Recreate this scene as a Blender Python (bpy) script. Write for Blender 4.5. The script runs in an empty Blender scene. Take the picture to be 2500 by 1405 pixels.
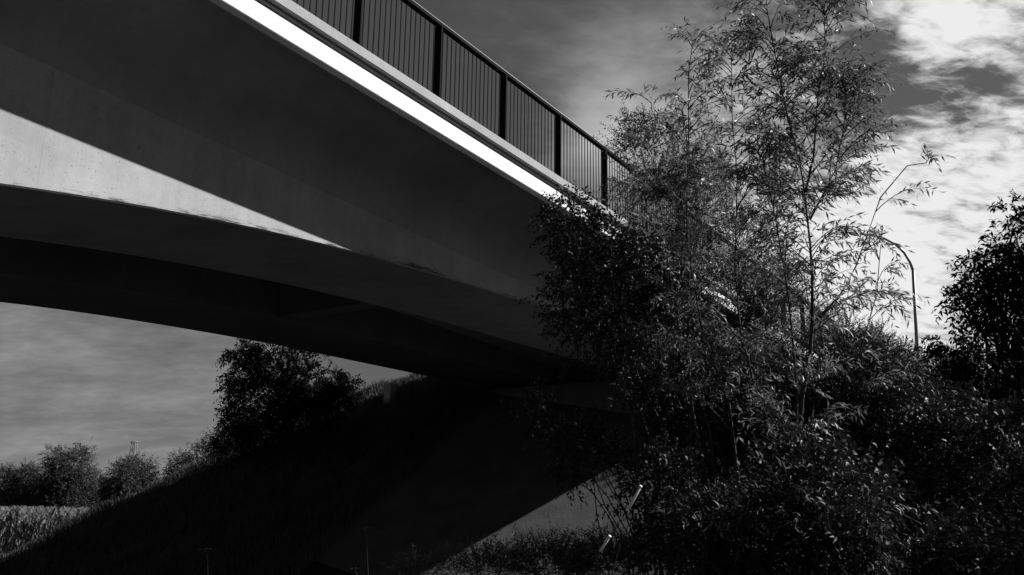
import bpy, math, numpy as np
from mathutils import Matrix, Vector
SC = bpy.context.scene
COL = SC.collection
rng = np.random.default_rng(7)

# ------------------------------------------------------------------ camera
F = 2250.0; CX, CY = 1250.0, 702.5
PITCH = math.atan(549.5 / F); ROLL = math.radians(.85)
fw = np.array([0, math.cos(PITCH), math.sin(PITCH)]); _u = np.array([0, -math.sin(PITCH), math.cos(PITCH)]); _r = np.array([1., 0, 0])
RT = math.cos(ROLL) * _r + math.sin(ROLL) * _u
UP = math.cos(ROLL) * _u - math.sin(ROLL) * _r
cam_d = bpy.data.cameras.new('camera'); cam = bpy.data.objects.new('camera', cam_d); COL.objects.link(cam)
cam_d.sensor_width = 36; cam_d.lens = 36 * F / 2500; cam_d.clip_start = .05; cam_d.clip_end = 8000
cam.matrix_world = Matrix([[RT[i], UP[i], -fw[i], 0] for i in range(3)] + [[0, 0, 0, 1]])
SC.camera = cam

def ray(px, py): return fw + (px - CX) / F * RT - (py - CY) / F * UP
def at(px, py, depth): return ray(px, py) * depth

# bridge frame: s runs along the deck (falling gently), w square across it (away from the camera), z up
u_ = ray(2888, 1430); SL = u_[2] / math.hypot(u_[0], u_[1])
UH = np.array([u_[0], u_[1], 0]); UH /= np.linalg.norm(UH); WD = np.array([-UH[1], UH[0], 0])
def Q(s, w, z): return UH * s + WD * w + np.array([0, 0, z + SL * s])          # follows the deck's fall
def QL(s, w, z): return UH * s + WD * w + np.array([0, 0, z])                  # level

# ------------------------------------------------------------------ light, exposure
SC.view_settings.view_transform = 'Standard'; SC.view_settings.look = 'None'; SC.view_settings.gamma = 1
SC.view_settings.exposure = .62
TS = 1.15; AS = 1.1
to_sun = -WD + UH * AS + np.array([0, 0, TS + SL * AS]); to_sun /= np.linalg.norm(to_sun)
sun_d = bpy.data.lights.new('sun', 'SUN'); sun = bpy.data.objects.new('sun', sun_d); COL.objects.link(sun)
sun_d.energy = 5.0; sun_d.angle = math.radians(.5); sun_d.color = (1, 1, 1)
sun.rotation_euler = Vector(to_sun).to_track_quat('Z', 'Y').to_euler()
sun.location = Vector(to_sun * 60)

W = bpy.data.worlds.new('World'); SC.world = W; W.use_nodes = True
nt = W.node_tree; nt.nodes.clear(); N = nt.nodes.new; Lk = nt.links.new
SKY_STRENGTH = .1
def val(x):
    n = N('ShaderNodeValue'); n.outputs[0].default_value = x; return n.outputs[0]
def mth(op, a, b=None, c=None, clamp=False):
    n = N('ShaderNodeMath'); n.operation = op; n.use_clamp = clamp
    for i, v in enumerate((a, b, c)):
        if v is None: continue
        if isinstance(v, (int, float)): n.inputs[i].default_value = v
        else: Lk(v, n.inputs[i])
    return n.outputs[0]
tc = N('ShaderNodeTexCoord'); DIRN = tc.outputs['Generated']
def blob(px, py, inner, outer):
    c = ray(px, py); c = c / np.linalg.norm(c)
    d = N('ShaderNodeVectorMath'); d.operation = 'DOT_PRODUCT'; Lk(DIRN, d.inputs[0]); d.inputs[1].default_value = c
    m = N('ShaderNodeMapRange'); m.interpolation_type = 'SMOOTHSTEP'
    m.inputs[1].default_value = math.cos(outer / F); m.inputs[2].default_value = math.cos(inner / F)
    Lk(d.outputs['Value'], m.inputs[0]); return m.outputs[0]
sky = N('ShaderNodeTexSky'); sky.sky_type = 'NISHITA'; sky.sun_disc = False
sky.sun_elevation = math.asin(to_sun[2]); sky.sun_rotation = math.atan2(to_sun[0], to_sun[1])
sep = N('ShaderNodeSeparateColor'); Lk(sky.outputs[0], sep.inputs[0])      # seen through a red filter, like the monochrome film
base = mth('MULTIPLY', mth('POWER', sep.outputs[0], .6), .40)
sx = N('ShaderNodeSeparateXYZ'); Lk(DIRN, sx.inputs[0])
den = mth('ADD', mth('MAXIMUM', sx.outputs[2], 0.0), .30)
cb = N('ShaderNodeCombineXYZ'); Lk(mth('DIVIDE', sx.outputs[0], den), cb.inputs[0]); Lk(mth('DIVIDE', sx.outputs[1], den), cb.inputs[1])
def noise(scale, detail=6, rough=.55, off=0., dist=0., rot=0., sc=(1, 1, 1)):
    mp = N('ShaderNodeMapping'); Lk(cb.outputs[0], mp.inputs[0]); mp.inputs['Location'].default_value = (off, off * .7, 0)
    mp.inputs['Rotation'].default_value = (0, 0, rot); mp.inputs['Scale'].default_value = sc
    n = N('ShaderNodeTexNoise'); n.inputs['Scale'].default_value = scale; n.inputs['Detail'].default_value = detail
    n.inputs['Roughness'].default_value = rough; n.inputs['Distortion'].default_value = dist; Lk(mp.outputs[0], n.inputs['Vector']); return n.outputs['Fac']
fine = noise(17, 9, .62, 3.1, .3, -.5, (1, 1.7, 1)); soft = noise(3.4, 5, .5, 9.0, .4, -.5, (1, 1.6, 1))
cov = val(-.34)
for (px, py, i, o, a) in [(2450, 640, 160, 520, .62), (2300, 480, 60, 260, .25), (2380, -60, 60, 240, .85), (2300, 110, 10, 110, .5), (1960, 650, 20, 330, .5),
                          (2250, 250, 100, 600, .22), (1650, 330, 30, 420, .40), (1500, 330, 10, 170, .22), (2250, 210, 20, 190, -.42), (2420, 230, 10, 150, -.3), (2120, 230, 10, 160, -.25), (2480, 130, 10, 110, -.1), (2000, 950, 60, 500, .5),
                          (300, 900, 200, 600, .33), (2300, 180, 50, 300, .22), (2950, 900, 200, 700, .2), (1500, 150, 80, 500, .10)]:
    cov = mth('ADD', cov, mth('MULTIPLY', blob(px, py, i, o), a))
cl = mth('ADD', cov, mth('ADD', mth('MULTIPLY', mth('SUBTRACT', fine, .5), mth('MULTIPLY_ADD', blob(2500, 450, 200, 900), 3.1, .28)), mth('MULTIPLY', mth('SUBTRACT', soft, .5), .55)))
mr = N('ShaderNodeMapRange'); mr.interpolation_type = 'SMOOTHSTEP'; mr.inputs[1].default_value = -.3; mr.inputs[2].default_value = 1.1; Lk(cl, mr.inputs[0])
cloudv = mth('MULTIPLY', mr.outputs[0], 5.5)
tot = mth('MAXIMUM', mth('ADD', mth('MULTIPLY', base, mth('SUBTRACT', 1, mr.outputs[0])), cloudv), 0)
ccol = N('ShaderNodeCombineColor')
for i in range(3): Lk(tot, ccol.inputs[i])
bg = N('ShaderNodeBackground'); bg.inputs[1].default_value = SKY_STRENGTH; Lk(ccol.outputs[0], bg.inputs[0])
wo = N('ShaderNodeOutputWorld'); Lk(bg.outputs[0], wo.inputs[0])

# ------------------------------------------------------------------ helpers
def tag(o, label=None, cat=None, group=None, kind=None):
    for k, v in (('label', label), ('category', cat), ('group', group), ('kind', kind)):
        if v: o[k] = v
    return o
def mesh_obj(name, V, Fc, mat, parent=None, smooth=False):
    me = bpy.data.meshes.new(name)
    V = np.asarray(V, dtype=np.float32).reshape(-1, 3)
    if isinstance(Fc, np.ndarray):
        k = Fc.shape[1]; n = len(Fc)
        me.vertices.add(len(V)); me.vertices.foreach_set('co', V.ravel())
        me.loops.add(n * k); me.loops.foreach_set('vertex_index', Fc.astype(np.int32).ravel())
        me.polygons.add(n); me.polygons.foreach_set('loop_start', np.arange(0, n * k, k, dtype=np.int32))
        try: me.polygons.foreach_set('loop_total', np.full(n, k, dtype=np.int32))
        except Exception: pass
        me.update(calc_edges=True)
    else:
        me.from_pydata([tuple(v) for v in V], [], Fc)
        import bmesh
        bm = bmesh.new(); bm.from_mesh(me); bmesh.ops.recalc_face_normals(bm, faces=bm.faces); bm.to_mesh(me); bm.free()
    if smooth: me.polygons.foreach_set('use_smooth', np.ones(len(me.polygons), dtype=bool))
    me.materials.append(mat); o = bpy.data.objects.new(name, me); COL.objects.link(o)
    if parent is not None: o.parent = parent
    return o
def empty(name, loc=(0, 0, 0)):
    o = bpy.data.objects.new(name, None); o.location = Vector(loc); o.empty_display_size = .2; COL.objects.link(o); return o
def adopt(ch, root):                               # parent keeping world position (root at plain translation)
    ch.parent = root; ch.matrix_parent_inverse = Matrix.Translation(root.location).inverted(); return ch

def mat(name, v, rough=.8, spec=.3, trans=0., var=0., vscale=4., bump=0., bscale=30.):
    m = bpy.data.materials.new(name); m.use_nodes = True; t = m.node_tree; b = t.nodes['Principled BSDF']
    b.inputs['Roughness'].default_value = rough; b.inputs['Specular IOR Level'].default_value = spec
    b.inputs['Base Color'].default_value = (v, v, v, 1)
    tcn = t.nodes.new('ShaderNodeTexCoord')
    if var:
        n = t.nodes.new('ShaderNodeTexNoise'); n.inputs['Scale'].default_value = vscale; n.inputs['Detail'].default_value = 6
        t.links.new(tcn.outputs['Object'], n.inputs['Vector'])
        r = t.nodes.new('ShaderNodeMapRange'); r.inputs[1].default_value = .3; r.inputs[2].default_value = .7
        r.inputs[3].default_value = v * (1 - var); r.inputs[4].default_value = v * (1 + var); t.links.new(n.outputs['Fac'], r.inputs[0])
        t.links.new(r.outputs[0], b.inputs['Base Color'])
    if bump:
        n2 = t.nodes.new('ShaderNodeTexNoise'); n2.inputs['Scale'].default_value = bscale; n2.inputs['Detail'].default_value = 5
        t.links.new(tcn.outputs['Object'], n2.inputs['Vector'])
        bp = t.nodes.new('ShaderNodeBump'); bp.inputs['Strength'].default_value = bump; bp.inputs['Distance'].default_value = .02
        t.links.new(n2.outputs['Fac'], bp.inputs['Height']); t.links.new(bp.outputs[0], b.inputs['Normal'])
    if trans:
        tr = t.nodes.new('ShaderNodeBsdfTranslucent'); tr.inputs[0].default_value = (v * 1.3, v * 1.3, v * 1.3, 1)
        mx = t.nodes.new('ShaderNodeMixShader'); mx.inputs[0].default_value = trans
        t.links.new(b.outputs[0], mx.inputs[1]); t.links.new(tr.outputs[0], mx.inputs[2]); t.links.new(mx.outputs[0], t.nodes['Material Output'].inputs[0])
    return m

def concrete(name, v, stain=1.0, pits=True, v2=.17):
    m = bpy.data.materials.new(name); m.use_nodes = True; t = m.node_tree; b = t.nodes['Principled BSDF']; A = t.nodes.new; K = t.links.new
    b.inputs['Roughness'].default_value = .85; b.inputs['Specular IOR Level'].default_value = .25
    c = A('ShaderNodeTexCoord')
    def nz(sc, det=6, ro=.6, vec=None, dist=0):
        n = A('ShaderNodeTexNoise'); n.inputs['Scale'].default_value = sc; n.inputs['Detail'].default_value = det; n.inputs['Roughness'].default_value = ro; n.inputs['Distortion'].default_value = dist
        K(vec or c.outputs['Object'], n.inputs['Vector']); return n.outputs['Fac']
    def mr(x, a, b_, c_, d):
        n = A('ShaderNodeMapRange'); K(x, n.inputs[0])
        for i, q in enumerate((a, b_, c_, d)): n.inputs[i + 1].default_value = q
        return n.outputs[0]
    def mu(a, b_):
        n = A('ShaderNodeMath'); n.operation = 'MULTIPLY'; K(a, n.inputs[0]); K(b_, n.inputs[1]); return n.outputs[0]
    x = mr(nz(.8), .3, .7, v * (1 - v2), v * (1 + v2))
    x = mu(x, mr(nz(9, 8, .7), .3, .7, .93, 1.06))
    mp = A('ShaderNodeMapping'); mp.inputs['Scale'].default_value = (1.6, 1.6, .13); K(c.outputs['Object'], mp.inputs[0])
    x = mu(x, mr(nz(1.7, 7, .7, mp.outputs[0]), .35, .7, 1.04, 1 - .12 * stain))
    # pour joints square to the deck, every 2.4 m
    dp = A('ShaderNodeVectorMath'); dp.operation = 'DOT_PRODUCT'; K(c.outputs['Object'], dp.inputs[0]); dp.inputs[1].default_value = UH / 2.44
    fr = A('ShaderNodeMath'); fr.operation = 'PINGPONG'; fr.inputs[1].default_value = .5; K(dp.outputs['Value'], fr.inputs[0])
    x = mu(x, mr(fr.outputs[0], 0.001, .003, .86, 1))
    if pits:
        x = mu(x, mr(nz(26, 3, .65), .64, .70, 1, 1 - .5 * stain))
        x = mu(x, mr(nz(6, 9, .8, None, .6), .61, .70, 1, 1 - .4 * stain))
    K(x, b.inputs['Base Color'])
    bp = A('ShaderNodeBump'); bp.inputs['Strength'].default_value = .25; bp.inputs['Distance'].default_value = .01
    K(nz(40, 6, .7), bp.inputs['Height']); K(bp.outputs[0], b.inputs['Normal'])
    return m

M_conc = concrete('weathered_concrete', .42); M_soff = concrete('soffit_concrete', .31, .4); M_shade = concrete('shaded_concrete', .15, .5)  # soffit and inner-girder concrete darkened: under-bridge shade put into the colour
M_white = concrete('white_painted_concrete', .78, .5, True, .06); M_cop = concrete('coping_concrete', .36, .5)
M_dirt = mat('edge_dirt', .035, 1, .1, var=.5, vscale=12)
M_rail = mat('dark_paint', .007, .8, .05); M_railtop = mat('handrail_paint', .16, .4, .5, var=.15)
M_asph = mat('asphalt', .05, .9, .2, var=.2, vscale=20)
M_bark = mat('bark', .05, .8, .2, var=.4, vscale=20); M_barkl = mat('pale_bark', .1, .6, .3, var=.4, vscale=14)
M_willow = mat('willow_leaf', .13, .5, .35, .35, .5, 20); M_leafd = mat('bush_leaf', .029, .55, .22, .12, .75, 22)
M_ash = mat('ash_leaf', .012, .7, .08, .0, .3, 3); M_black = mat('shade_black_leaf', .005, .9, .02, .0, .3, 3); M_far = mat('distant_leaf', .07, .7, .1, .1, .45, .5)  # M_black: leaf darkened to near black, painting silhouette shade onto sunlit crowns
M_small = mat('small_leaf', .07, .6, .2, .2, .4, 4)
M_grass = mat('grass_blade', .085, .6, .3, .25, .4, 1.5); M_corn = mat('corn_leaf', .16, .45, .4, .3, .4, 2)
M_steel = mat('galvanised_steel', .22, .45, .5); M_stake = mat('white_tube', .75, .35, .5)
M_pyl = mat('pylon_steel', .3, .5, .4); M_weed = mat('weed_leaf', .12, .6, .2, .3, .4, 4)
M_dead = mat('dry_stalk', .035, .7, .3)

M_girder = concrete('girder_concrete', .38)
def edge_grime(m):
    t = m.node_tree; A = t.nodes.new; K = t.links.new; b = t.nodes['Principled BSDF']; old = b.inputs['Base Color'].links[0].from_socket
    uv = A('ShaderNodeUVMap'); uv.uv_map = 'edge'; sp = A('ShaderNodeSeparateXYZ'); K(uv.outputs[0], sp.inputs[0])
    def M(op, a, b_):
        n = A('ShaderNodeMath'); n.operation = op
        for i, q in enumerate((a, b_)):
            if isinstance(q, (int, float)): n.inputs[i].default_value = q
            else: K(q, n.inputs[i])
        return n.outputs[0]
    def nz(su, sv, det, ro):
        c = A('ShaderNodeCombineXYZ'); K(M('MULTIPLY', sp.outputs[0], su), c.inputs[0]); K(M('MULTIPLY', sp.outputs[1], sv), c.inputs[1])
        n = A('ShaderNodeTexNoise'); n.inputs['Scale'].default_value = 1; n.inputs['Detail'].default_value = det; n.inputs['Roughness'].default_value = ro; K(c.outputs[0], n.inputs['Vector']); return n.outputs['Fac']
    # streaky dirt that thins out with height above the arris
    band = M('ADD', M('MULTIPLY', nz(38, 70, 7, .75), 1.1), M('MULTIPLY', nz(5, 2, 3, .5), .9))
    thr = M('SUBTRACT', M('SUBTRACT', band, .93), M('MULTIPLY', sp.outputs[1], 1.7))
    r = A('ShaderNodeMapRange'); K(thr, r.inputs[0]); r.inputs[1].default_value = -.02; r.inputs[2].default_value = .09; r.inputs[3].default_value = 1; r.inputs[4].default_value = .12
    g = A('ShaderNodeNewGeometry'); s3 = A('ShaderNodeSeparateXYZ'); K(g.outputs['Normal'], s3.inputs[0]); dn = M('LESS_THAN', s3.outputs[2], -.6)
    K(M('MULTIPLY', old, M('MAXIMUM', r.outputs[0], dn)), b.inputs['Base Color'])
edge_grime(M_girder)

# ------------------------------------------------------------------ terrain
def smin(a, b, k=.3): return -np.logaddexp(-a / k, -b / k) * k
def cap_(S): return np.maximum(6.3 + SL * S, 2.0)
def terr(S, Wd):
    S = np.asarray(S, float); Wd = np.asarray(Wd, float); cap = cap_(S)
    z = smin(smin(.66 * S + .18 * Wd - 15, 5.6 - .9 * (Wd - 20.3 + .24 * np.maximum(20 - S, 0))), cap)
    z = smin(z, cap - .55 - .62 * (8.0 - Wd))
    z = np.maximum(z, -2.4)
    z = z + .10 * np.sin(S * 1.3 + Wd * .4) * np.sin(Wd * .9 - S * .3) * (z > -2.3) * (np.abs(Wd - 14) > 5)
    return z
def axis(lo, hi, step, far):
    a = np.arange(lo, hi, step); r = hi + np.cumsum(step * 1.25 ** np.arange(1, 60)); l = lo - np.cumsum(step * 1.25 ** np.arange(1, 60))
    return np.concatenate([l[l > -far][::-1], a, r[r < far]])
sa = axis(-6, 70, .5, 4000); wa = axis(-16, 46, .5, 4000)
SS, WW = np.meshgrid(sa, wa, indexing='ij'); ZZ = terr(SS, WW) + .03 * rng.standard_normal(SS.shape) * ((SS < 70) & (SS > -6) & (WW < 46) & (WW > -16) & (np.abs(WW-13.5)>5))
V = UH[None, None] * SS[..., None] + WD[None, None] * WW[..., None]; V[..., 2] = ZZ
ni, nj = SS.shape; I = np.arange(ni * nj).reshape(ni, nj)
Fq = np.stack([I[:-1, :-1], I[1:, :-1], I[1:, 1:], I[:-1, 1:]], -1).reshape(-1, 4)
M_soil = mat('dark_earth', .02, .95, .1, var=.3, vscale=1.4, bump=.6, bscale=14)
g = mesh_obj('ground', V, Fq, M_soil, smooth=True); tag(g, kind='structure')
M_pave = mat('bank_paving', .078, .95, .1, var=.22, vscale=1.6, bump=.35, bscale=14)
sp_ = np.linspace(16.2, 24.2, 40); wp_ = np.linspace(6.2, 17.2, 40); a_, b_ = np.meshgrid(sp_, wp_, indexing='ij')
V = UH * a_[..., None] + WD * b_[..., None]; V[..., 2] = .66 * a_ + .18 * b_ - 15 + .05; V[..., 2] = smin(smin(V[..., 2], cap_(a_) - .62 * (8.0 - b_) + .05), cap_(a_) + .05); V[..., 2] = np.maximum(V[..., 2], terr(a_, b_) + .03)
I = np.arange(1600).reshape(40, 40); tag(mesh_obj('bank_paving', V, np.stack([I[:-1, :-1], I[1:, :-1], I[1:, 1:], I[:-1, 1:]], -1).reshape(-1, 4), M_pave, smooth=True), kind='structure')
def hit(px, py, k0=4, k1=90):
    d = ray(px, py); k = np.linspace(k0, k1, 6000); P = d[None] * k[:, None]; z = terr(P @ UH, P @ WD)
    i = int(np.argmax(P[:, 2] < z)); return P[i]
def gz(P): return float(terr(P @ UH, P @ WD))

# ------------------------------------------------------------------ geometry collectors
class MB:
    def __init__(s): s.V = []; s.F = []; s.n = 0
    def add(s, V, Fc):
        V = [np.asarray(v, float) for v in V]; s.V += V; s.F += [tuple(i + s.n for i in f) for f in Fc]; s.n += len(V)
    def box(s, fn, s0, s1, w0, w1, z0, z1):
        c = [fn(a, b, c_) for a in (s0, s1) for b in (w0, w1) for c_ in (z0, z1)]
        s.add(c, [(0, 1, 3, 2), (4, 6, 7, 5), (0, 4, 5, 1), (2, 3, 7, 6), (0, 2, 6, 4), (1, 5, 7, 3)])
    def loft(s, rings, closed=True, caps=True):
        m = len(rings[0]); V = [p for r in rings for p in r]; Fc = []
        for i in range(len(rings) - 1):
            for j in range(m if closed else m - 1):
                a = i * m + j; b = i * m + (j + 1) % m; Fc.append((a, b, b + m, a + m))
        if caps and closed: Fc += [tuple(range(m))[::-1], tuple((len(rings) - 1) * m + j for j in range(m))]
        s.add(V, Fc)
    def tube(s, P, R, sides=6):
        P = np.asarray(P, float); rings = []
        for i in range(len(P)):
            t = P[min(i + 1, len(P) - 1)] - P[max(i - 1, 0)]; t /= np.linalg.norm(t) + 1e-9
            a = np.cross(t, [0, 0, 1.]) if abs(t[2]) < .9 else np.cross(t, [1., 0, 0]); a /= np.linalg.norm(a); b = np.cross(t, a)
            rings.append([P[i] + R[i] * (math.cos(q) * a + math.sin(q) * b) for q in np.linspace(0, 2 * math.pi, sides, endpoint=False)])
        s.loft(rings)
    def build(s, name, m, parent=None, smooth=False):
        o = mesh_obj(name, s.V, s.F, m, None, smooth)
        if parent is not None: adopt(o, parent)
        return o

# ------------------------------------------------------------------ bridge
W0, W1, W2, W3, W4, W5 = 8.3775, 9.85, 12.50, 15.25, 17.95, 19.42
KB = .9726; PB = [3.68723778e-04, -1.78575510e-02, 3.52363917e-01, 2.37615399]
def zbot(s):
    t = np.clip(s / KB, 3.5, 15.8); z = np.polyval(PB, t)
    z = z + (np.clip(s / KB, 15.8, 26) - 15.8) * .045
    return KB * z
S0, S1, SE = -18., 24.4, 60.
bridge = empty('road_bridge', QL(24, 14, gz(QL(24, 14, 0))))
tag(bridge, 'concrete road bridge on two deep girders crossing overhead, sunlit wedge on its web', 'bridge')
ZT = 6.40
# deck slab: edge tips, sloping cantilevers with fillets into the webs
half = [(W0, ZT), (W0, 6.075), (W0 + .045, 6.02), (W0 + .085, 6.02), (W0 + .10, 6.055)] + [((1-t)**2*(W1-.62)+2*t*(1-t)*(W1-.004)+t*t*(W1-.004), (1-t)**2*5.81+2*t*(1-t)*5.62+t*t*5.12) for t in np.linspace(0, 1, 22)] + [(W1 + .25, 5.12)]
inn = [(W1 + .25, 5.72), (W3 - .0 - .0, 5.72)]
mid = (W0 + W5) / 2
prof = half + [(W1 + .25, 5.70)] ; prof = prof + [(2 * mid - a, b) for a, b in prof[::-1]]
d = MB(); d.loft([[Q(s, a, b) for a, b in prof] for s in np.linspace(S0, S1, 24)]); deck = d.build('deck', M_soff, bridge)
# surfacing
d = MB(); d.loft([[Q(s, a, b) for a, b in [(9.0, 6.41), (W5 - .62, 6.41), (W5 - .62, 6.50), (9.0, 6.50)]] for s in np.linspace(S0, SE, 20)]); d.build('carriageway', M_asph, bridge)
# girders
def girder(a, b, m):
    d = MB(); c = .02
    d.loft([[Q(s, a, 5.735), Q(s, a, zbot(s) + c), Q(s, a + c, zbot(s)), Q(s, b - c, zbot(s)), Q(s, b, zbot(s) + c), Q(s, b, 5.735)] for s in np.linspace(S0, S1, 90)])
    o = d.build('girder', m, bridge); me = o.data; uv = me.uv_layers.new(name='edge')
    co = [v.co for v in me.vertices]; off = np.array(bridge.location)
    for p in me.polygons:
        for li in p.loop_indices:
            c3 = np.array(co[me.loops[li].vertex_index]); s_ = float(c3 @ UH); uv.data[li].uv = (s_ / 10, c3[2] - SL * s_ - float(zbot(s_)))
    return o
g1 = girder(W1, W2, M_girder); g2 = girder(W3, W4, M_shade)
# cross beams between the girders
for s in (13.0, 2.0):
    d = MB(); z0 = float(zbot(s)) + .05; d.box(Q, s, s + .38, W2 - .01, W3 + .01, z0, 5.74); d.build('cross_beam', M_shade, bridge)
# edge beams
for sd in (0, 1):
    f_ = (lambda w: w) if sd == 0 else (lambda w: 2 * mid - w)
    d = MB(); d.loft([[Q(s, f_(a), b) for a, b in [(W0 + .01, 6.44), (W0 + .01, 6.39), (W0 - .012, 6.385), (W0 - .012, 6.365), (W0 + .008, 6.36), (W0 + .008, 6.335), (W0 - .006, 6.33), (W0 - .006, 6.085), (W0 + .02, 6.078), (W0 + .02, 6.44)]] for s in np.linspace(S0, SE, 30)])
    d.build('fascia', M_white, bridge)
    j = [S0, -9.0, 0.0, 9.0 + 7.2, 27.5, 38, 49, SE]
    j = [S0, -5.2, 4.6, 14.4, 24.4, 36, 48, SE]
    for a, b in zip(j[:-1], j[1:]):
        d = MB(); d.loft([[Q(s, f_(p), q) for p, q in [(W0 - .096, 6.565), (W0 - .096, 6.431), (W0 - .086, 6.425), (W0 + .60, 6.425), (W0 + .60, 6.60), (W0 - .082, 6.579)]] for s in np.linspace(a + .007, b - .007, 8)])
        d.build('coping', M_cop, bridge)
# abutment and wing walls
d = MB()
d.box(QL, 23.5, 24.9, W1 - .3, W5 - 1.2, -2.6, float(zbot(23.9)) + SL * 23.9 - .18)
d.box(QL, 24.45, 24.9, W1 - .3, W5 - 1.2, float(zbot(23.9)) + SL * 23.9 - .18, 4.9)
d.build('abutment', M_shade, bridge)
for a in (W1 + .1, W5 - 1.6):
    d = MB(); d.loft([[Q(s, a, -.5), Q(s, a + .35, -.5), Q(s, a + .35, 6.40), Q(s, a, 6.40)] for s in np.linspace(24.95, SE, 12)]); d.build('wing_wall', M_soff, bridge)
for wl in (W1 + .6, W2 - .6, W3 + .6, W4 - .6):
    d = MB(); zt = float(zbot(23.9)); d.box(Q, 23.7, 24.2, wl - .25, wl + .25, zt - .16, zt - .002); d.build('bearing', M_rail, bridge)
# railings, one on each edge
for sd in (0, 1):
    wr = W0 + .04 if sd == 0 else W5 - .04; sg = 1 if sd == 0 else -1; root = empty('railing', Q(10, wr, 6.58))
    tag(root, 'dark steel railing along the near edge of the bridge, seen against sky' if sd == 0 else 'steel railing along the far edge of the bridge deck, mostly hidden', 'railing')
    ztop = 7.895; bay = 1.738; sp = 9.93 - 15 * bay
    nb = 44
    for i in range(nb + 1):
        s = sp + i * bay
        if s > SE - .2 or s < S0: continue
        d = MB(); d.box(Q, s - .014, s + .014, wr - .07, wr + .07, 6.572, ztop - .055); d.box(Q, s - .08, s + .08, wr - .075, wr + .075, 6.560, 6.588)
        d.build('post', M_rail, root)
        if s + bay > SE - .2: continue
        d = MB()
        for k in range(1, 16):
            q = s + bay * k / 16; d.box(Q, q - .0065, q + .0065, wr - .0065, wr + .0065, 6.632, ztop - .05)
        d.box(Q, s + .016, s + bay - .016, wr - .014, wr + .014, 6.608, 6.638)
        d.build('baluster_panel', M_rail, root)
    d = MB(); d.loft([[Q(s, wr + a, ztop + b) for a, b in [(-.05, -.052), (.05, -.052), (.05, -.006), (-.05, -.006)]] for s in np.linspace(S0, SE - .3, 20)]); d.build('handrail', M_rail, root)
    d = MB(); d.loft([[Q(s, wr + a, ztop + b) for a, b in [(-.056, -.004), (.056, -.004), (.05, .012), (-.05, .012)]] for s in np.linspace(S0, SE - .3, 20)]); d.build('handrail_cap', M_railtop, root)

# ------------------------------------------------------------------ foliage
def nrm(a): return a / (np.linalg.norm(a, axis=-1, keepdims=True) + 1e-9)
def leaf_arrays(B, D, Nn, L, Wd, fold=.25, bend=.15):
    """five-vertex leaf: base, two sides, rib, tip"""
    D = nrm(D); S = nrm(np.cross(D, Nn)); Nn = np.cross(S, D); L = L[:, None]; Wd = Wd[:, None]
    m = B + D * L * .45; rib = m + Nn * L * bend * .3
    l = m + S * Wd * .5 + Nn * Wd * fold; r = m - S * Wd * .5 + Nn * Wd * fold; t = B + D * L - Nn * L * bend
    V = np.stack([B, l, rib, r, t], 1).reshape(-1, 3); n = len(B)
    Fc = (np.arange(n)[:, None, None] * 5 + np.array([[0, 2, 1], [0, 3, 2], [1, 2, 4], [2, 3, 4]])[None]).reshape(-1, 3)
    return V, Fc
def sprays(P, D, L, nl, leafL, leafW, r, droop=.3, ang=.75, opp=False, hang=.25, jit=.35, twr=.0022):
    """twigs starting at P along D with leaves; returns (leaf V,F),(twig V,F)"""
    K = len(P); D = nrm(D); t = (np.arange(nl) + .6 + r.uniform(-.25, .25, (K, nl))) / nl
    if opp: t = (np.repeat(np.arange((nl + 1) // 2), 2)[:nl] + .8) / ((nl + 1) / 2) + np.zeros((K, nl))
    t = np.clip(t, .05, 1)
    pos = P[:, None] + D[:, None] * (L[:, None] * t)[..., None]; pos[..., 2] -= (L[:, None] * droop * t ** 2)
    tan = D[:, None] + 0 * pos; tan[..., 2] = tan[..., 2] - 2 * droop * t; tan = nrm(tan)
    rnd = nrm(r.standard_normal((K, 1, 3))); side = nrm(np.cross(tan, rnd + 0 * tan)); sgn = np.where(np.arange(nl) % 2 == 0, 1, -1)[None, :, None]
    side = side * sgn
    d = tan * math.cos(ang) + side * math.sin(ang) + jit * r.standard_normal((K, nl, 3)); d[..., 2] -= hang; d = nrm(d)
    nn = nrm(np.cross(side, tan) + .5 * r.standard_normal((K, nl, 3)) + np.array([0, 0, .5]))
    sz = r.uniform(.65, 1.15, (K, nl)) * (1 - .35 * np.abs(t - .45))
    A = leaf_arrays(pos.reshape(-1, 3), d.reshape(-1, 3), nn.reshape(-1, 3), (leafL * sz).ravel(), (leafW * sz).ravel())
    # twig: three-sided, three stations
    rings = []
    a = nrm(np.cross(D, rnd[:, 0])); b = nrm(np.cross(D, a))
    for q, rr in ((0, 1.), (.5, .7), (1., .3)):
        c = P + D * (L * q)[:, None]; c[:, 2] -= L * droop * q * q
        for h in (0, 2.094, 4.189): rings.append(c + (a * math.cos(h) + b * math.sin(h)) * twr * rr)
    TV = np.stack(rings, 1).reshape(-1, 3); f = []
    for i in (0, 1):
        for j in range(3): f.append([i * 3 + j, i * 3 + (j + 1) % 3, i * 3 + 3 + (j + 1) % 3, i * 3 + 3 + j])
    TF = (np.arange(K)[:, None, None] * 9 + np.array(f)[None]).reshape(-1, 4)
    return A, (TV, TF)
def joinq(parts):
    V = []; Fc = []; n = 0
    for v, f in parts: V.append(v); Fc.append(f + n); n += len(v)
    return np.concatenate(V), np.concatenate(Fc)
def curve(a, b, bow, n, r, wig=.03):
    a = np.asarray(a, float); b = np.asarray(b, float); t = np.linspace(0, 1, n)[:, None]
    p = a + (b - a) * t; L = np.linalg.norm(b - a); p += np.sin(t * math.pi) * np.asarray(bow) * L
    w = r.standard_normal((n, 3)) * wig * L * .3; w[0] = w[-1] = 0; return p + w

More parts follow.
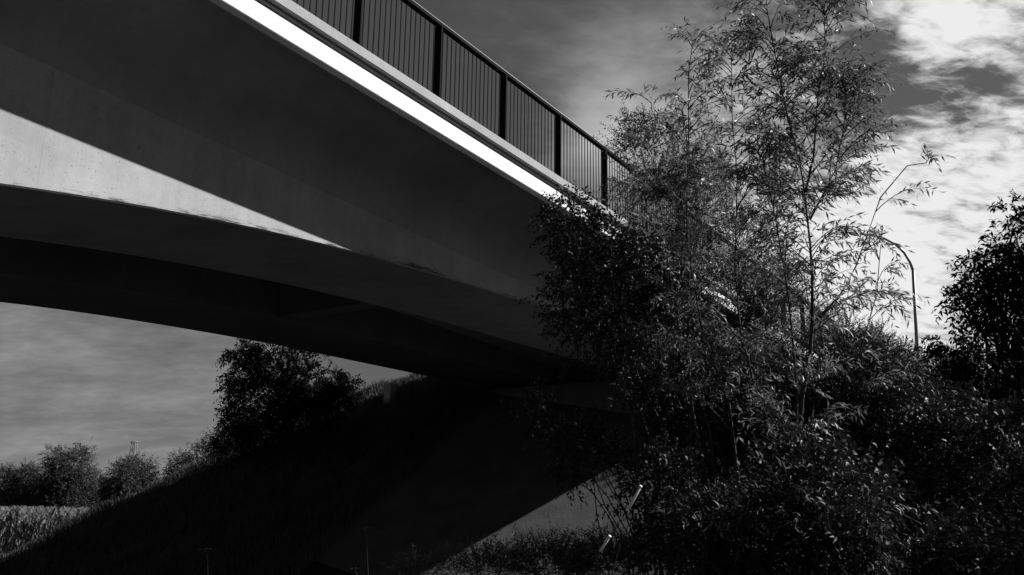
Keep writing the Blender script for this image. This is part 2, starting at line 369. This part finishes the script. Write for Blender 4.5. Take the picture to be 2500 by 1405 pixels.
KIND = dict(willow=dict(nl=11, leafL=.105, leafW=.019, L=(.22, .42), droop=.35, ang=.7, opp=False, hang=.2, m=M_willow),
            broad=dict(nl=9, leafL=.065, leafW=.03, L=(.18, .32), droop=.2, ang=.9, opp=False, hang=.25, m=M_leafd),
            small=dict(nl=12, leafL=.045, leafW=.015, L=(.18, .34), droop=.15, ang=.7, opp=False, hang=.05, m=M_small),
            ash=dict(nl=11, leafL=.085, leafW=.03, L=(.22, .30), droop=.55, ang=.95, opp=True, hang=.35, m=M_ash))
def plant(name, label, cat, group, base, blobs, ntw, kind, seed, up=.5, scale=1., clump=9, m=None, stemr=.02, trunk_h=.0, bark=None, nst=None, hollow=0., jit=.35, tight=.34):
    """blobs: list of (centre xyz, radii xyz, weight) - crown volumes. Twigs gather round clumps, limbs reach the clumps."""
    r = np.random.default_rng(seed); K = KIND[kind]; base = np.asarray(base, float)
    root = empty(name, base); tag(root, label, cat, group)
    wts = np.array([b[2] for b in blobs], float); wts /= wts.sum(); clumps = []
    for (c, rad, _), q in zip(blobs, wts):
        nc = max(2, int(round(clump * q * len(blobs)))) 
        x = nrm(r.standard_normal((nc, 3))) * (r.uniform(hollow, 1, (nc, 1)) ** (1 / 2.2)); cc = np.asarray(c) + x * np.asarray(rad) * .88
        n = int(ntw * q); k = r.integers(0, nc, n); cs = float(np.mean(rad)) * (.30 + .5 / math.sqrt(nc))
        P = cc[k] + r.standard_normal((n, 3)) * cs * tight
        D = nrm(P - cc[k]) * .8 + nrm(P - np.asarray(c) + np.array([0, 0, 1e-3])) * .7 + np.array([0, 0, up]) + .35 * r.standard_normal((n, 3))
        clumps.append((cc, P, D))
    P = np.concatenate([c[1] for c in clumps]); D = np.concatenate([c[2] for c in clumps]); CC = np.concatenate([c[0] for c in clumps])
    L = r.uniform(*K['L'], len(P)) * scale
    A, Tw = sprays(P, D, L, K['nl'], K['leafL'] * scale, K['leafW'] * scale, r, K['droop'], K['ang'], K['opp'], K['hang'], jit, .0022 * max(scale, 1))
    cr = mesh_obj('crown', A[0], A[1], m or K['m']); adopt(cr, root)
    s_ = MB(); top = base + np.array([0, 0, trunk_h])
    if trunk_h: s_.tube(curve(base, top, r.standard_normal(3) * .03, 6, r), np.linspace(stemr * 1.3, stemr, 6), 8)
    idx = np.arange(len(CC)) if nst is None else r.permutation(len(CC))[:nst]
    for i in idx:
        e = CC[i]; L_ = np.linalg.norm(e - top); o = top + (0 if trunk_h else 1) * np.array([*(r.standard_normal(2) * .12), 0])
        bow = np.array([0, 0, .12]) + r.standard_normal(3) * .05 - nrm((e - top) * np.array([1, 1, 0])) * .10
        s_.tube(curve(o, e, bow, 8, r), np.linspace(stemr * .75, .004 * max(scale, 1), 8), 5)
    st = s_.build('trunk' if trunk_h else 'stems', bark or M_bark, root, True)
    tw = mesh_obj('twigs', Tw[0], Tw[1], bark or M_bark); adopt(tw, root)
    return root
def pb(px, py, depth, rx, ry, wt=1., rz=None):
    """crown volume: centre seen at a pixel, radii given in pixels at that depth"""
    k = depth / F; c = at(px, py, depth); rz = rz if rz is not None else (rx + ry) / 2 * k
    return (c, (rx * k, rz, ry * k), wt)
def base_at(px, depth, py=1100):
    P = at(px, py, depth).copy(); P[2] = gz(P) - .03; return P

# --- the tall willow: stems traced as real 3-D whips about nine metres away
def willow():
    r = np.random.default_rng(21); D0 = 9.2; base = base_at(1850, D0)
    root = empty('willow_tree', base); tag(root, 'tall airy willow with several thin stems and narrow leaves, centre right', 'tree')
    SP = [ # (pixel points from top down, depth, top radius, bottom radius)
        ([(1868, -20), (1873, 26), (1899, 171), (1924, 295), (1950, 380), (1963, 461), (1978, 598), (1983, 684), (1983, 782), (1977, 875), (1958, 967), (1946, 1115)], 9.0, .004, .034),
        ([(2012, 5), (2014, 85), (2010, 162), (1997, 239), (1986, 384), (1966, 470)], 9.1, .004, .014),
        ([(2064, 200), (2062, 300), (2040, 415), (2006, 482), (1978, 535)], 8.9, .004, .012),
        ([(2262, 398), (2215, 405), (2150, 482), (2090, 650), (2047, 727), (1983, 790)], 9.3, .004, .013),
        ([(1785, 120), (1788, 307), (1800, 428), (1797, 539), (1795, 642), (1802, 748), (1808, 812), (1843, 944), (1855, 1010), (1870, 1150)], 9.4, .004, .022),
        ([(1690, 110), (1681, 184), (1681, 342), (1677, 491), (1680, 577), (1682, 684), (1678, 876), (1690, 1000), (1720, 1150)], 9.8, .004, .024),
        ([(1655, 420), (1672, 560), (1697, 705), (1710, 791), (1744, 889), (1780, 990), (1800, 1150)], 8.7, .004, .020),
        ([(1860, 380), (1890, 520), (1915, 663), (1925, 727), (1935, 829), (1946, 955), (1940, 1150)], 8.6, .004, .022),
        ([(1590, 250), (1600, 400), (1625, 600), (1650, 800), (1680, 1000), (1700, 1150)], 10.0, .004, .018),
        ([(2150, 600), (2140, 720), (2100, 860), (2040, 1000), (1980, 1150)], 9.5, .004, .016)]
    NB = [72, 50, 34, 6, 52, 40, 28, 36, 26, 12]
    P = []; Dd = []; Ls = []
    for (pts, dep, r0, r1), nb in zip(SP, NB):
        pts = np.array(pts, float); n = len(pts)
        dd = dep + np.cumsum(r.uniform(-.09, .09, n)); P3 = np.array([at(a, b, c) for (a, b), c in zip(pts, dd)])
        s_ = MB(); q = P3[::-1]
        if pts[-1, 1] > 1100: g_ = q[0].copy(); g_ = base + (g_ - base) * np.array([.45, .45, 0]); q = np.vstack([g_, q])
        s_.tube(q, np.geomspace(r1, r0, len(q)), 7)
        # side branches
        seg = np.linalg.norm(np.diff(P3, axis=0), axis=1); cum = np.concatenate([[0], np.cumsum(seg)]); T = cum[-1]
        b_ = s_; lim = .98 * min(T, 3.6 if nb > 30 else 2.6)
        for k in range(nb):
            t = (r.random() ** 1.25) * lim; i = min(np.searchsorted(cum, t, 'right') - 1, n - 2); o_ = P3[i] + (P3[i + 1] - P3[i]) * (t - cum[i]) / seg[i]
            tan = nrm(P3[i] - P3[i + 1]); az = r.uniform(0, 2 * math.pi); out = np.array([math.cos(az), .7 * math.sin(az), 0])
            dr = nrm(tan * .75 + out * r.uniform(.5, 1.1)); L = r.uniform(.3, .62) * (.55 + min(t / 1.6, 1) * .75)
            e = o_ + dr * L; e[2] -= .16 * L; c = curve(o_, e, np.array([0, 0, .10]), 6, r, .02); b_.tube(c, np.linspace(.0055, .002, 6), 4)
            m_ = 3 + int(L * 7)
            for q_ in range(m_):
                f = .3 + .7 * (q_ + r.random() * .6) / m_; ii = min(int(f * 5), 4); pp = c[ii] + (c[ii + 1] - c[ii]) * (f * 5 - ii)
                tn = nrm(c[ii + 1] - c[ii]); P.append(pp); Dd.append(tn + .65 * r.standard_normal(3) * np.array([1, 1, .7])); Ls.append(r.uniform(.12, .30))
            P.append(e); Dd.append(nrm(e - c[-2])); Ls.append(.28)
        P.append(P3[0]); Dd.append(np.array([.1, 0, 1.])); Ls.append(.3)
        s_.build('trunk', M_bark, root, True)
    P = np.array(P); Dd = np.array(Dd); Ls = np.array(Ls)
    A, Tw = sprays(P, Dd, Ls, 8, .105, .021, r, .45, .62, False, .3, .30, .0018)
    adopt(mesh_obj('crown', A[0], A[1], M_willow), root); adopt(mesh_obj('twigs', Tw[0], Tw[1], M_bark), root)
willow()

G1 = 'shrubs in front of the bridge'
plant('broadleaf_bush', 'very dark leafy bush hiding the lower bridge fascia, left of the willow', 'bush', G1, base_at(1680, 10.2), [pb(1470, 700, 10.2, 140, 200, 1.3), pb(1400, 560, 10.2, 60, 75, .35), pb(1560, 640, 10.4, 110, 110, .8), pb(1580, 850, 10.2, 150, 140, 1.0)], 2100, 'broad', 31, clump=16, stemr=.03, nst=22)
plant('tall_shrub', 'tall fine-leaved shrub rising beside the end of the visible railing', 'shrub', G1, base_at(1760, 11.2), [pb(1590, 400, 11.2, 95, 120, 1), pb(1700, 520, 11.3, 150, 150, 1.2), pb(1620, 620, 11.2, 150, 130, 1), pb(1800, 600, 11.5, 130, 110, .7), pb(1760, 860, 11.4, 170, 100, .8), pb(1790, 710, 11.4, 150, 80, .9), pb(1900, 740, 11.4, 90, 70, .5), pb(1670, 690, 11.3, 60, 50, .6), pb(1850, 790, 11.3, 90, 40, .8)], 4400, 'small', 32, clump=22, stemr=.03, nst=14, up=.9)
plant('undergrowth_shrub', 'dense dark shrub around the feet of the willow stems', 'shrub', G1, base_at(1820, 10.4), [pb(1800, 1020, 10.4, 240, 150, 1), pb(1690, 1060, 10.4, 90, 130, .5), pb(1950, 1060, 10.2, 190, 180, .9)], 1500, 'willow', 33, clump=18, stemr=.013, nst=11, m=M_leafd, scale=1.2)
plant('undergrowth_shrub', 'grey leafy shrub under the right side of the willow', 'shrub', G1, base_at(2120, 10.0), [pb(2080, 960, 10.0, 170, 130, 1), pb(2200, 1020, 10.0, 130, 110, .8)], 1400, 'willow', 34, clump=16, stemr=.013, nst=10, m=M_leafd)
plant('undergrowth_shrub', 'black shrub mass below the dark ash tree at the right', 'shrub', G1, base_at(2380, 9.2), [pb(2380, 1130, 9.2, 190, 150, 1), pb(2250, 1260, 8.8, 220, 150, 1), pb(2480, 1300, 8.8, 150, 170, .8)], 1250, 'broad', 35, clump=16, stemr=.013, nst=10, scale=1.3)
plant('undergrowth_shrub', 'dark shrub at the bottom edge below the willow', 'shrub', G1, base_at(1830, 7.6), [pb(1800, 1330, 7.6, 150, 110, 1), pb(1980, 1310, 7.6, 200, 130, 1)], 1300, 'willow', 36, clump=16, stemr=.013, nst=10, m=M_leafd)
plant('low_bush', 'low grey bush at the bottom in front of the lit bank', 'bush', G1, base_at(1400, 9.4), [pb(1330, 1375, 9.4, 110, 35, .9), pb(1470, 1370, 9.4, 90, 45, .9), pb(1180, 1390, 9.6, 110, 22, .5), pb(1600, 1330, 9.2, 60, 80, .5), pb(1020, 1405, 9.6, 90, 14, .25)], 1500, 'small', 37, clump=18, stemr=.008, nst=10, up=.9, m=M_weed, jit=.5)
plant('undergrowth_shrub', 'sparse shrub between the lit bank patch and the willow stems', 'shrub', G1, base_at(1690, 9.0), [pb(1660, 1200, 9.0, 70, 120, 1), pb(1640, 1330, 8.8, 70, 60, .7), pb(1540, 1230, 9.2, 50, 60, .25)], 520, 'broad', 39, clump=16, stemr=.010, nst=8)
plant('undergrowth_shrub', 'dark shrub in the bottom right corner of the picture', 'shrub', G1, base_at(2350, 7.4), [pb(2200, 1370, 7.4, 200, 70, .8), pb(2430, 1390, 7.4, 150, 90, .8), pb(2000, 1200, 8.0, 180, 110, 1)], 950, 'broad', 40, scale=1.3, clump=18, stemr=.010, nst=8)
plant('sapling', 'thin dark sapling with sparse leaves over the lit patch of bank', 'sapling', G1, base_at(1560, 10.6), [pb(1385, 1075, 10.6, 75, 60, 1), pb(1300, 980, 10.6, 45, 40, .35), pb(1480, 1110, 10.6, 60, 45, .6), pb(1400, 1150, 10.6, 50, 30, .3)], 330, 'broad', 38, clump=7, stemr=.018, nst=10)

# ash at the right edge, crown running out of the picture
pA = base_at(2560, 15.5)
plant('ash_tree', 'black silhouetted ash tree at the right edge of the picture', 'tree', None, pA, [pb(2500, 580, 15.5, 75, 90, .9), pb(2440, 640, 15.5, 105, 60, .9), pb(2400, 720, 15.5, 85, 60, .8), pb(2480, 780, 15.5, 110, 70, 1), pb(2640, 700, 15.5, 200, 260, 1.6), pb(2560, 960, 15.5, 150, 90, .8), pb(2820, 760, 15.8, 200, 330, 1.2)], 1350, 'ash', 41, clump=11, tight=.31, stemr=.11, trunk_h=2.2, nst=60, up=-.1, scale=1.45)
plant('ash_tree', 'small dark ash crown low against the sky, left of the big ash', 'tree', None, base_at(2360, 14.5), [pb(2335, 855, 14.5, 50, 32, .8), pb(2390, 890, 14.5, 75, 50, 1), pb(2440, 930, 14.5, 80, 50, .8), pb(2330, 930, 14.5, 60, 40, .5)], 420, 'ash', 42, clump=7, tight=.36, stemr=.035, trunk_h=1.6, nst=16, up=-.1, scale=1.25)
# unseen tree added out of the frame to the right to throw shade over the undergrowth
pS = np.array([9.2, 10.2, -2.4])
plant('shade_tree', 'broad unseen tree added beyond the right edge of the picture, shading the undergrowth', 'tree', None, pS, [(pS + np.array([0, 0, 5.0]), (1.8, 2.4, 1.9), 1.2), (pS + np.array([.3, -2.4, 4.8]), (1.5, 1.8, 1.8), .9), (pS + np.array([.9, 1.5, 3.6]), (1.5, 1.5, 1.5), .6)], 3400, 'ash', 43, clump=16, stemr=.1, trunk_h=1.8, nst=30, up=.1, scale=1.2)
# shrubs on the road embankment behind the willow
G2 = 'shrubs on the road embankment'
def bank_at(s, w): return QL(s, w, float(terr(s, w)) - .05)
plant('embankment_shrub', 'fine twiggy shrub on the embankment behind the willow', 'shrub', G2, base_at(2070, 26, 850), [pb(2060, 840, 26, 110, 75, 1), pb(2140, 880, 26, 110, 60, .8)], 2300, 'small', 51, clump=14, stemr=.02, nst=14, up=1.0, scale=1.7)
plant('embankment_shrub', 'leafy shrub on the embankment below the street lamp', 'shrub', G2, base_at(2230, 24, 900), [pb(2230, 930, 24, 90, 55, 1), pb(2310, 960, 24, 80, 60, 1)], 1300, 'willow', 52, clump=12, stemr=.02, nst=12, up=.6, scale=1.5)
plant('embankment_shrub', 'dark shrub on the embankment under the small ash crown', 'shrub', G2, base_at(2420, 22, 1000), [pb(2420, 1030, 22, 160, 80, 1)], 1200, 'broad', 53, clump=12, stemr=.02, nst=12, up=.6, scale=1.6)

# ash behind the bank, under the bridge
pT = QL(24.0, 24.5, 0); 
def tree_depth(px, py, d): return at(px, py, d)
bt = base_at(720, 32.5, 1090)
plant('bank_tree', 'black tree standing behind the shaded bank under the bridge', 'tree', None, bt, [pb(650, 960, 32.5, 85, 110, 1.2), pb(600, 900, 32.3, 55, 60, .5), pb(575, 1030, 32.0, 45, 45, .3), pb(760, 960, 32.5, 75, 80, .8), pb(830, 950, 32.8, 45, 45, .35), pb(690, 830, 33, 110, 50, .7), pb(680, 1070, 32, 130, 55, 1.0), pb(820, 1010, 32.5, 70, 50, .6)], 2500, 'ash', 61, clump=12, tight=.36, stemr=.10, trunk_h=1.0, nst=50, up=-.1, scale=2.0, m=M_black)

plant('cover_scrub', 'black scrub added along the crest of the bank to cover sunlit grass, right of the black tree', 'shrub', None, base_at(800, 27.5, 1000), [pb(570, 1090, 27.5, 45, 22, .5), pb(650, 1055, 27.5, 60, 26, .7), pb(740, 1015, 27.5, 60, 30, .8), pb(820, 988, 27.5, 50, 24, .6)], 1450, 'small', 62, clump=26, tight=.42, stemr=.02, nst=30, up=.3, scale=2.2, m=M_black)  # added to hide the sunlit grass rim; its shade is in the leaf colour
# distant hedge trees
G3 = 'hedge trees beyond the corn field'
def far_tree(px, top, half_, d, lab, seed, nt=900, sc=3.1):
    b = at(px, 1240, d).copy(); b[2] = -2.45; H = at(px, top, d)[2]
    k = d / F; h = (H + 2.4) * 1.13; c0 = b + np.array([0, 0, h * .56]); rr = half_ * k
    bl = [(c0 + np.array([0, 0, h * .12]), (rr * .8, rr * .8, h * .34), 1.2), (c0 - np.array([rr * .3, 0, h * .12]), (rr * .75, rr * .7, h * .3), .9), (c0 + np.array([rr * .35, .5, -h * .14]), (rr * .7, rr * .7, h * .32), .9), (b + np.array([0, -.3, h * .22]), (rr * .8, rr * .6, h * .2), .7)]
    plant('hedge_tree', lab, 'tree', G3, b, bl, int(nt * 3.6), 'broad', seed, up=.0, scale=sc, clump=20, hollow=.45, tight=.42, m=M_far, stemr=.14, trunk_h=h * .22, nst=14)
far_tree(163, 1110, 74, 90, 'largest round tree behind the corn field, under the left pylon', 71, 1900)
far_tree(318, 1140, 62, 82, 'round tree behind the field, under the right pylon', 72, 1500)
far_tree(62, 1152, 30, 92, 'small tree with open top left of the largest round tree', 73, 700)
far_tree(0, 1158, 34, 88, 'tree cut by the left edge of the picture', 74, 900)
far_tree(250, 1203, 34, 86, 'low dark bush between the two round trees', 75, 600)
far_tree(435, 1122, 34, 60, 'nearer bushy tree rising right behind the lit grass bank', 76, 900, 2.3)
far_tree(490, 1112, 42, 58, 'pale loose tree behind the bank beside the black tree', 77, 800, 2.3)
far_tree(95, 1185, 50, 95, 'dark hedge section at the foot of the largest round tree', 78, 800)
far_tree(-60, 1150, 50, 90, 'tree outside the left edge of the picture', 79, 500)

# --- street lamp beyond the willow
def lamp():
    D_ = 44.; b = base_at(2241, D_, 960); root = empty('street_lamp', b); tag(root, 'tall curved street lamp behind the willow, against bright cloud', 'street lamp')
    k = D_ / F; x = at(2241, 900, D_); tz = at(2228, 660, D_)[2]
    right = np.array([1., 0, 0])
    P = [b, np.array([x[0] + .02, x[1], x[2]])]; t0 = at(2229, 660, D_); P.append(t0)
    s_ = MB(); s_.tube(P, [.12, .09, .07], 10); s_.build('pole', M_steel, root, True)
    arc = [at(a, c, D_) for a, c in [(2229, 662), (2224, 640), (2212, 614), (2192, 592), (2166, 577), (2136, 568), (2110, 565)]]
    for p in arc: p[1] = t0[1]
    s_ = MB(); s_.tube(arc, [.065] * 3 + [.055] * 4, 10); s_.build('arm', M_steel, root, True)
    e = arc[-1]; s_ = MB(); hd = [e + np.array([-.04, 0, 0]), e + np.array([-.12, 0, 0]), e + np.array([-.45, 0, -.01]), e + np.array([-.72, 0, .0]), e + np.array([-.8, 0, 0])]
    s_.tube(hd, [.05, .09, .13, .09, .02], 10); s_.build('lamp_head', M_steel, root, True)
lamp()

# --- lattice pylons and wires on the horizon
def pylon(px, top, D_, lab, half_):
    b = at(px, 1240, D_).copy(); b[2] = -3; H = at(px, top, D_)[2]; h = H - b[2]; root = empty('pylon', b); tag(root, lab, 'pylon', 'pylons on the horizon')
    k = D_ / F; s_ = MB(); rr = .16
    def wd(t): return h * (.085 * (1 - t) ** 1.5 + .028)
    lv = np.linspace(0, 1, 11)
    for sx_ in (-1, 1):
        for sy in (-1, 1): s_.tube([b + np.array([sx_ * wd(t), sy * wd(t), h * t]) for t in lv], [rr] * 11, 4)
    for a, c in zip(lv[:-1], lv[1:]):
        for sy in (-1, 1):
            s_.tube([b + np.array([-wd(a), sy * wd(a), h * a]), b + np.array([wd(c), sy * wd(c), h * c])], [rr * .6] * 2, 3)
            s_.tube([b + np.array([wd(a), sy * wd(a), h * a]), b + np.array([-wd(c), sy * wd(c), h * c])], [rr * .6] * 2, 3)
            s_.tube([b + np.array([-wd(c), sy * wd(c), h * c]), b + np.array([wd(c), sy * wd(c), h * c])], [rr * .6] * 2, 3)
    s_.build('mast', M_pyl, root)
    tips = []
    for t, q in ((.98, .9), (.66, 1.), (.3, .9)):
        s_ = MB(); hw = half_ * k * q; z = h * t
        for sg in (-1, 1):
            tp = b + np.array([sg * hw, 0, z]); s_.tube([b + np.array([0, 0, z]), tp], [rr] * 2, 4); s_.tube([b + np.array([sg * wd(t) * .8, 0, z + h * .02]), tp], [rr * .7] * 2, 3); tips.append(tp)
        s_.build('crossarm', M_pyl, root)
    return tips
t1 = pylon(311, 1075, 420, 'pale lattice pylon behind the second round tree', 13)
t2 = pylon(168, 1078, 520, 'fainter lattice pylon behind the largest round tree', 12)
for i in (2, 3, 4, 5):
    a, b = t1[i], t2[i]; t = np.linspace(0, 1, 14)[:, None]; p = a + (b - a) * t; p[:, 2] -= np.sin(t[:, 0] * math.pi) * 2.2
    e = a + (a - b) * .8; t_ = np.linspace(0, 1, 10)[:, None]; p2 = a + (e - a) * t_; p2[:, 2] -= np.sin(t_[:, 0] * math.pi) * 2
    s_ = MB(); s_.tube(np.vstack([p2[::-1], p[1:]]), [.035] * (len(p) + len(p2) - 1), 3)
    tag(s_.build('power_line', M_pyl), 'thin power line strung between the two pylons', 'power line', 'power lines between the pylons')

# --- corn field (nobody could count it)
def corn():
    r = np.random.default_rng(5); pts = []
    for d in np.concatenate([np.arange(30, 50, .75), np.arange(50, 86, 1.6)]):
        step = .22 if d < 50 else .4
        xs = np.arange(-d * .66, -d * .30, step); pts.append(np.c_[xs + r.normal(0, .05, len(xs)), np.full(len(xs), d) + r.normal(0, .12, len(xs))])
    P = np.concatenate(pts); P3 = np.c_[P, np.zeros(len(P))]; ok = terr(P3 @ UH, P3 @ WD) < -2.3; P3 = P3[ok]; P3[:, 2] = -2.4; n = len(P3)
    H = r.uniform(1.65, 2.25, n); VV = []; FF = []; c = 0
    # arching leaves: 9 per plant, strip of 3 quads
    K = 9; az = r.uniform(0, 6.28, (n, K)); z0 = np.linspace(.25, .93, K)[None] * H[:, None] ; L = r.uniform(.45, .8, (n, K)); wv = r.uniform(.05, .085, (n, K))
    d = np.stack([np.cos(az), np.sin(az), 0 * az], -1); sd = np.stack([-np.sin(az), np.cos(az), 0 * az], -1); o = P3[:, None] + np.stack([0 * az, 0 * az, z0], -1)
    rings = []
    for t, zz, ww in ((0, 0, .5), (.35, .38, 1), (.7, .42, .8), (1.0, .12, .1)):
        cpt = o + d * (L * t * .75)[..., None]; cpt[..., 2] += L * zz; rings += [cpt + sd * (wv * ww * .5)[..., None], cpt - sd * (wv * ww * .5)[..., None]]
    Vl = np.stack(rings, 2).reshape(-1, 3); m = n * K
    Fl = (np.arange(m)[:, None, None] * 8 + np.array([[0, 1, 3, 2], [2, 3, 5, 4], [4, 5, 7, 6]])[None]).reshape(-1, 4)
    a = r.uniform(0, 6.28, n); dx = np.stack([np.cos(a), np.sin(a), 0 * a], -1) * .018
    Vs = np.stack([P3 + dx, P3 - dx, P3 - dx * .4 + np.c_[0 * H, 0 * H, H + .15], P3 + dx * .4 + np.c_[0 * H, 0 * H, H + .15]], 1).reshape(-1, 3); Fs = np.arange(n * 4).reshape(-1, 4)
    Vt, Ft = joinq([(Vl, Fl), (Vs, Fs)]); tag(mesh_obj('corn', Vt, Ft, M_corn), 'field of tall corn beyond the bank, in sun', 'corn', kind='stuff')
corn()

# --- grass
def grass(name, lab, n, srange, wrange, hmin, hmax, seed, cond=None, m=None, wid=.012):
    r = np.random.default_rng(seed); S = r.uniform(*srange, n); Wd = r.uniform(*wrange, n); z = terr(S, Wd)
    ok = z > -2.38 if cond is None else cond(S, Wd, z); S, Wd, z = S[ok], Wd[ok], z[ok]; n = len(S)
    B = UH[None] * S[:, None] + WD[None] * Wd[:, None]; B[:, 2] = z - .02
    cl = .55 + .9 * np.clip(.5 + .5 * np.sin(S * 2.1 + np.sin(Wd * 1.7) * 2) * np.sin(Wd * 2.7), 0, 1); H = r.uniform(hmin, hmax, n) * cl
    az = r.uniform(0, 6.28, n); sd = np.stack([np.cos(az), np.sin(az), 0 * az], -1) * wid; lean = r.standard_normal((n, 3)) * .28; lean[:, 2] = 0
    m1 = B + lean * H[:, None] * .35; m1[:, 2] += H * .6; t = B + lean * H[:, None] * 1.1; t[:, 2] += H * .97
    V_ = np.stack([B - sd, B + sd, m1 + sd * .8, m1 - sd * .8, t], 1).reshape(-1, 3)
    Fc = (np.arange(n)[:, None, None] * 5 + np.array([[0, 1, 2], [0, 2, 3], [3, 2, 4]])[None]).reshape(-1, 3)
    tag(mesh_obj(name, V_, Fc, m or M_grass), lab, 'grass', kind='stuff')
grass('grass', 'rough grass on the bank beyond the bridge', 110000, (11, 30), (17, 29), .16, .36, 81)
grass('grass', 'tangled low grass on the near embankment slope', 26000, (20, 60), (-2, 8.2), .25, .6, 82, wid=.02)
grass('grass', 'sparse weeds and grass on flat ground by the track', 30000, (7, 16.5), (2, 12.5), .2, .55, 83, cond=lambda S, W_, z: (z < -1.6) & (S > 0), wid=.012)

# --- concrete marker on the bank under the girder end
P = hit(951, 982); hh = .62
d = MB(); s_ = float(P @ UH); w_ = float(P @ WD); z_ = float(P[2])
d.loft([[QL(s_ - a, w_ - a, z), QL(s_ + a, w_ - a, z), QL(s_ + a, w_ + a, z), QL(s_ - a, w_ + a, z)] for a, z in ((.14, z_ - .3), (.14, z_ + hh - .04), (.11, z_ + hh))])
tag(d.build('marker_post', M_conc), 'short pale concrete post on the bank below the far girder', 'post')

# --- white leaning tubes in the weeds
for (x0, y0), (x1, y1), lab in (((1466, 1345), (1487, 1312), 'lower of two white leaning tubes, near the bottom edge'), ((1536, 1240), (1563, 1190), 'upper of two white leaning tubes, among leaves below the willow')):
    dep = 6.5; a = at(x0, y0, dep); b = at(x1, y1, dep - .05); g_ = a + (a - b) * 1.0; dirn = (b - a); k = (a[2] - gz(a)) / dirn[2]; foot = a - dirn * k * .5; foot[2] = gz(a) - .02
    root = empty('marker_stake', foot); tag(root, lab, 'stake', 'white leaning tubes')
    s_ = MB(); s_.tube([foot, foot + (a - foot) * .9], [.0035, .0035], 8); s_.build('cane', M_rail, root, True)
    s_ = MB(); s_.tube([a - dirn * .05, a, b], [.0095] * 3, 10); s_.tube([b, b + dirn / np.linalg.norm(dirn) * .012], [.0125, .012], 10); s_.build('tube', M_stake, root, True)

# --- dry umbel weeds at the bottom edge
def umbel(px, py, dep, h, lab, seed):
    r = np.random.default_rng(seed); top = at(px, py, dep); b = top.copy(); b[0] += .12; b[2] = gz(top) - .02; root = empty('umbel_weed', b); tag(root, lab, 'weed', 'dry umbel weeds by the track')
    s_ = MB(); c = curve(b, top, np.array([.02, 0, 0]), 8, r, .02); s_.tube(c, np.linspace(.007, .003, 8), 5); heads = [(top, .075)]
    for i in (5,):
        e = c[i] + np.array([r.uniform(-.25, .25), r.uniform(-.15, .15), r.uniform(.2, .35)]); s_.tube(curve(c[i], e, np.array([0, 0, .05]), 5, r), np.linspace(.003, .002, 5), 4); heads.append((e, .045))
    st = s_.build('stalk', M_dead, root)
    for e, R in heads:
        s_ = MB()
        for k in range(14):
            a = r.uniform(0, 6.28); q = R * math.sqrt(r.random()); t = e + np.array([q * math.cos(a), q * math.sin(a), R * .55 - q * .25]); s_.tube([e, t], [.0014, .0012], 3)
            s_.tube([t - np.array([0, 0, .002]), t + np.array([0, 0, .004]), t + np.array([0, 0, .009])], [.002, .008, .003], 5)
        s_.build('umbel', M_dead, root)
umbel(505, 1352, 7.5, 2, 'faint dry weed stalk near the bottom edge, left of centre', 91)
umbel(893, 1300, 7.8, 2, 'faint dry weed stalk at the bottom, left of the lit patch', 92)
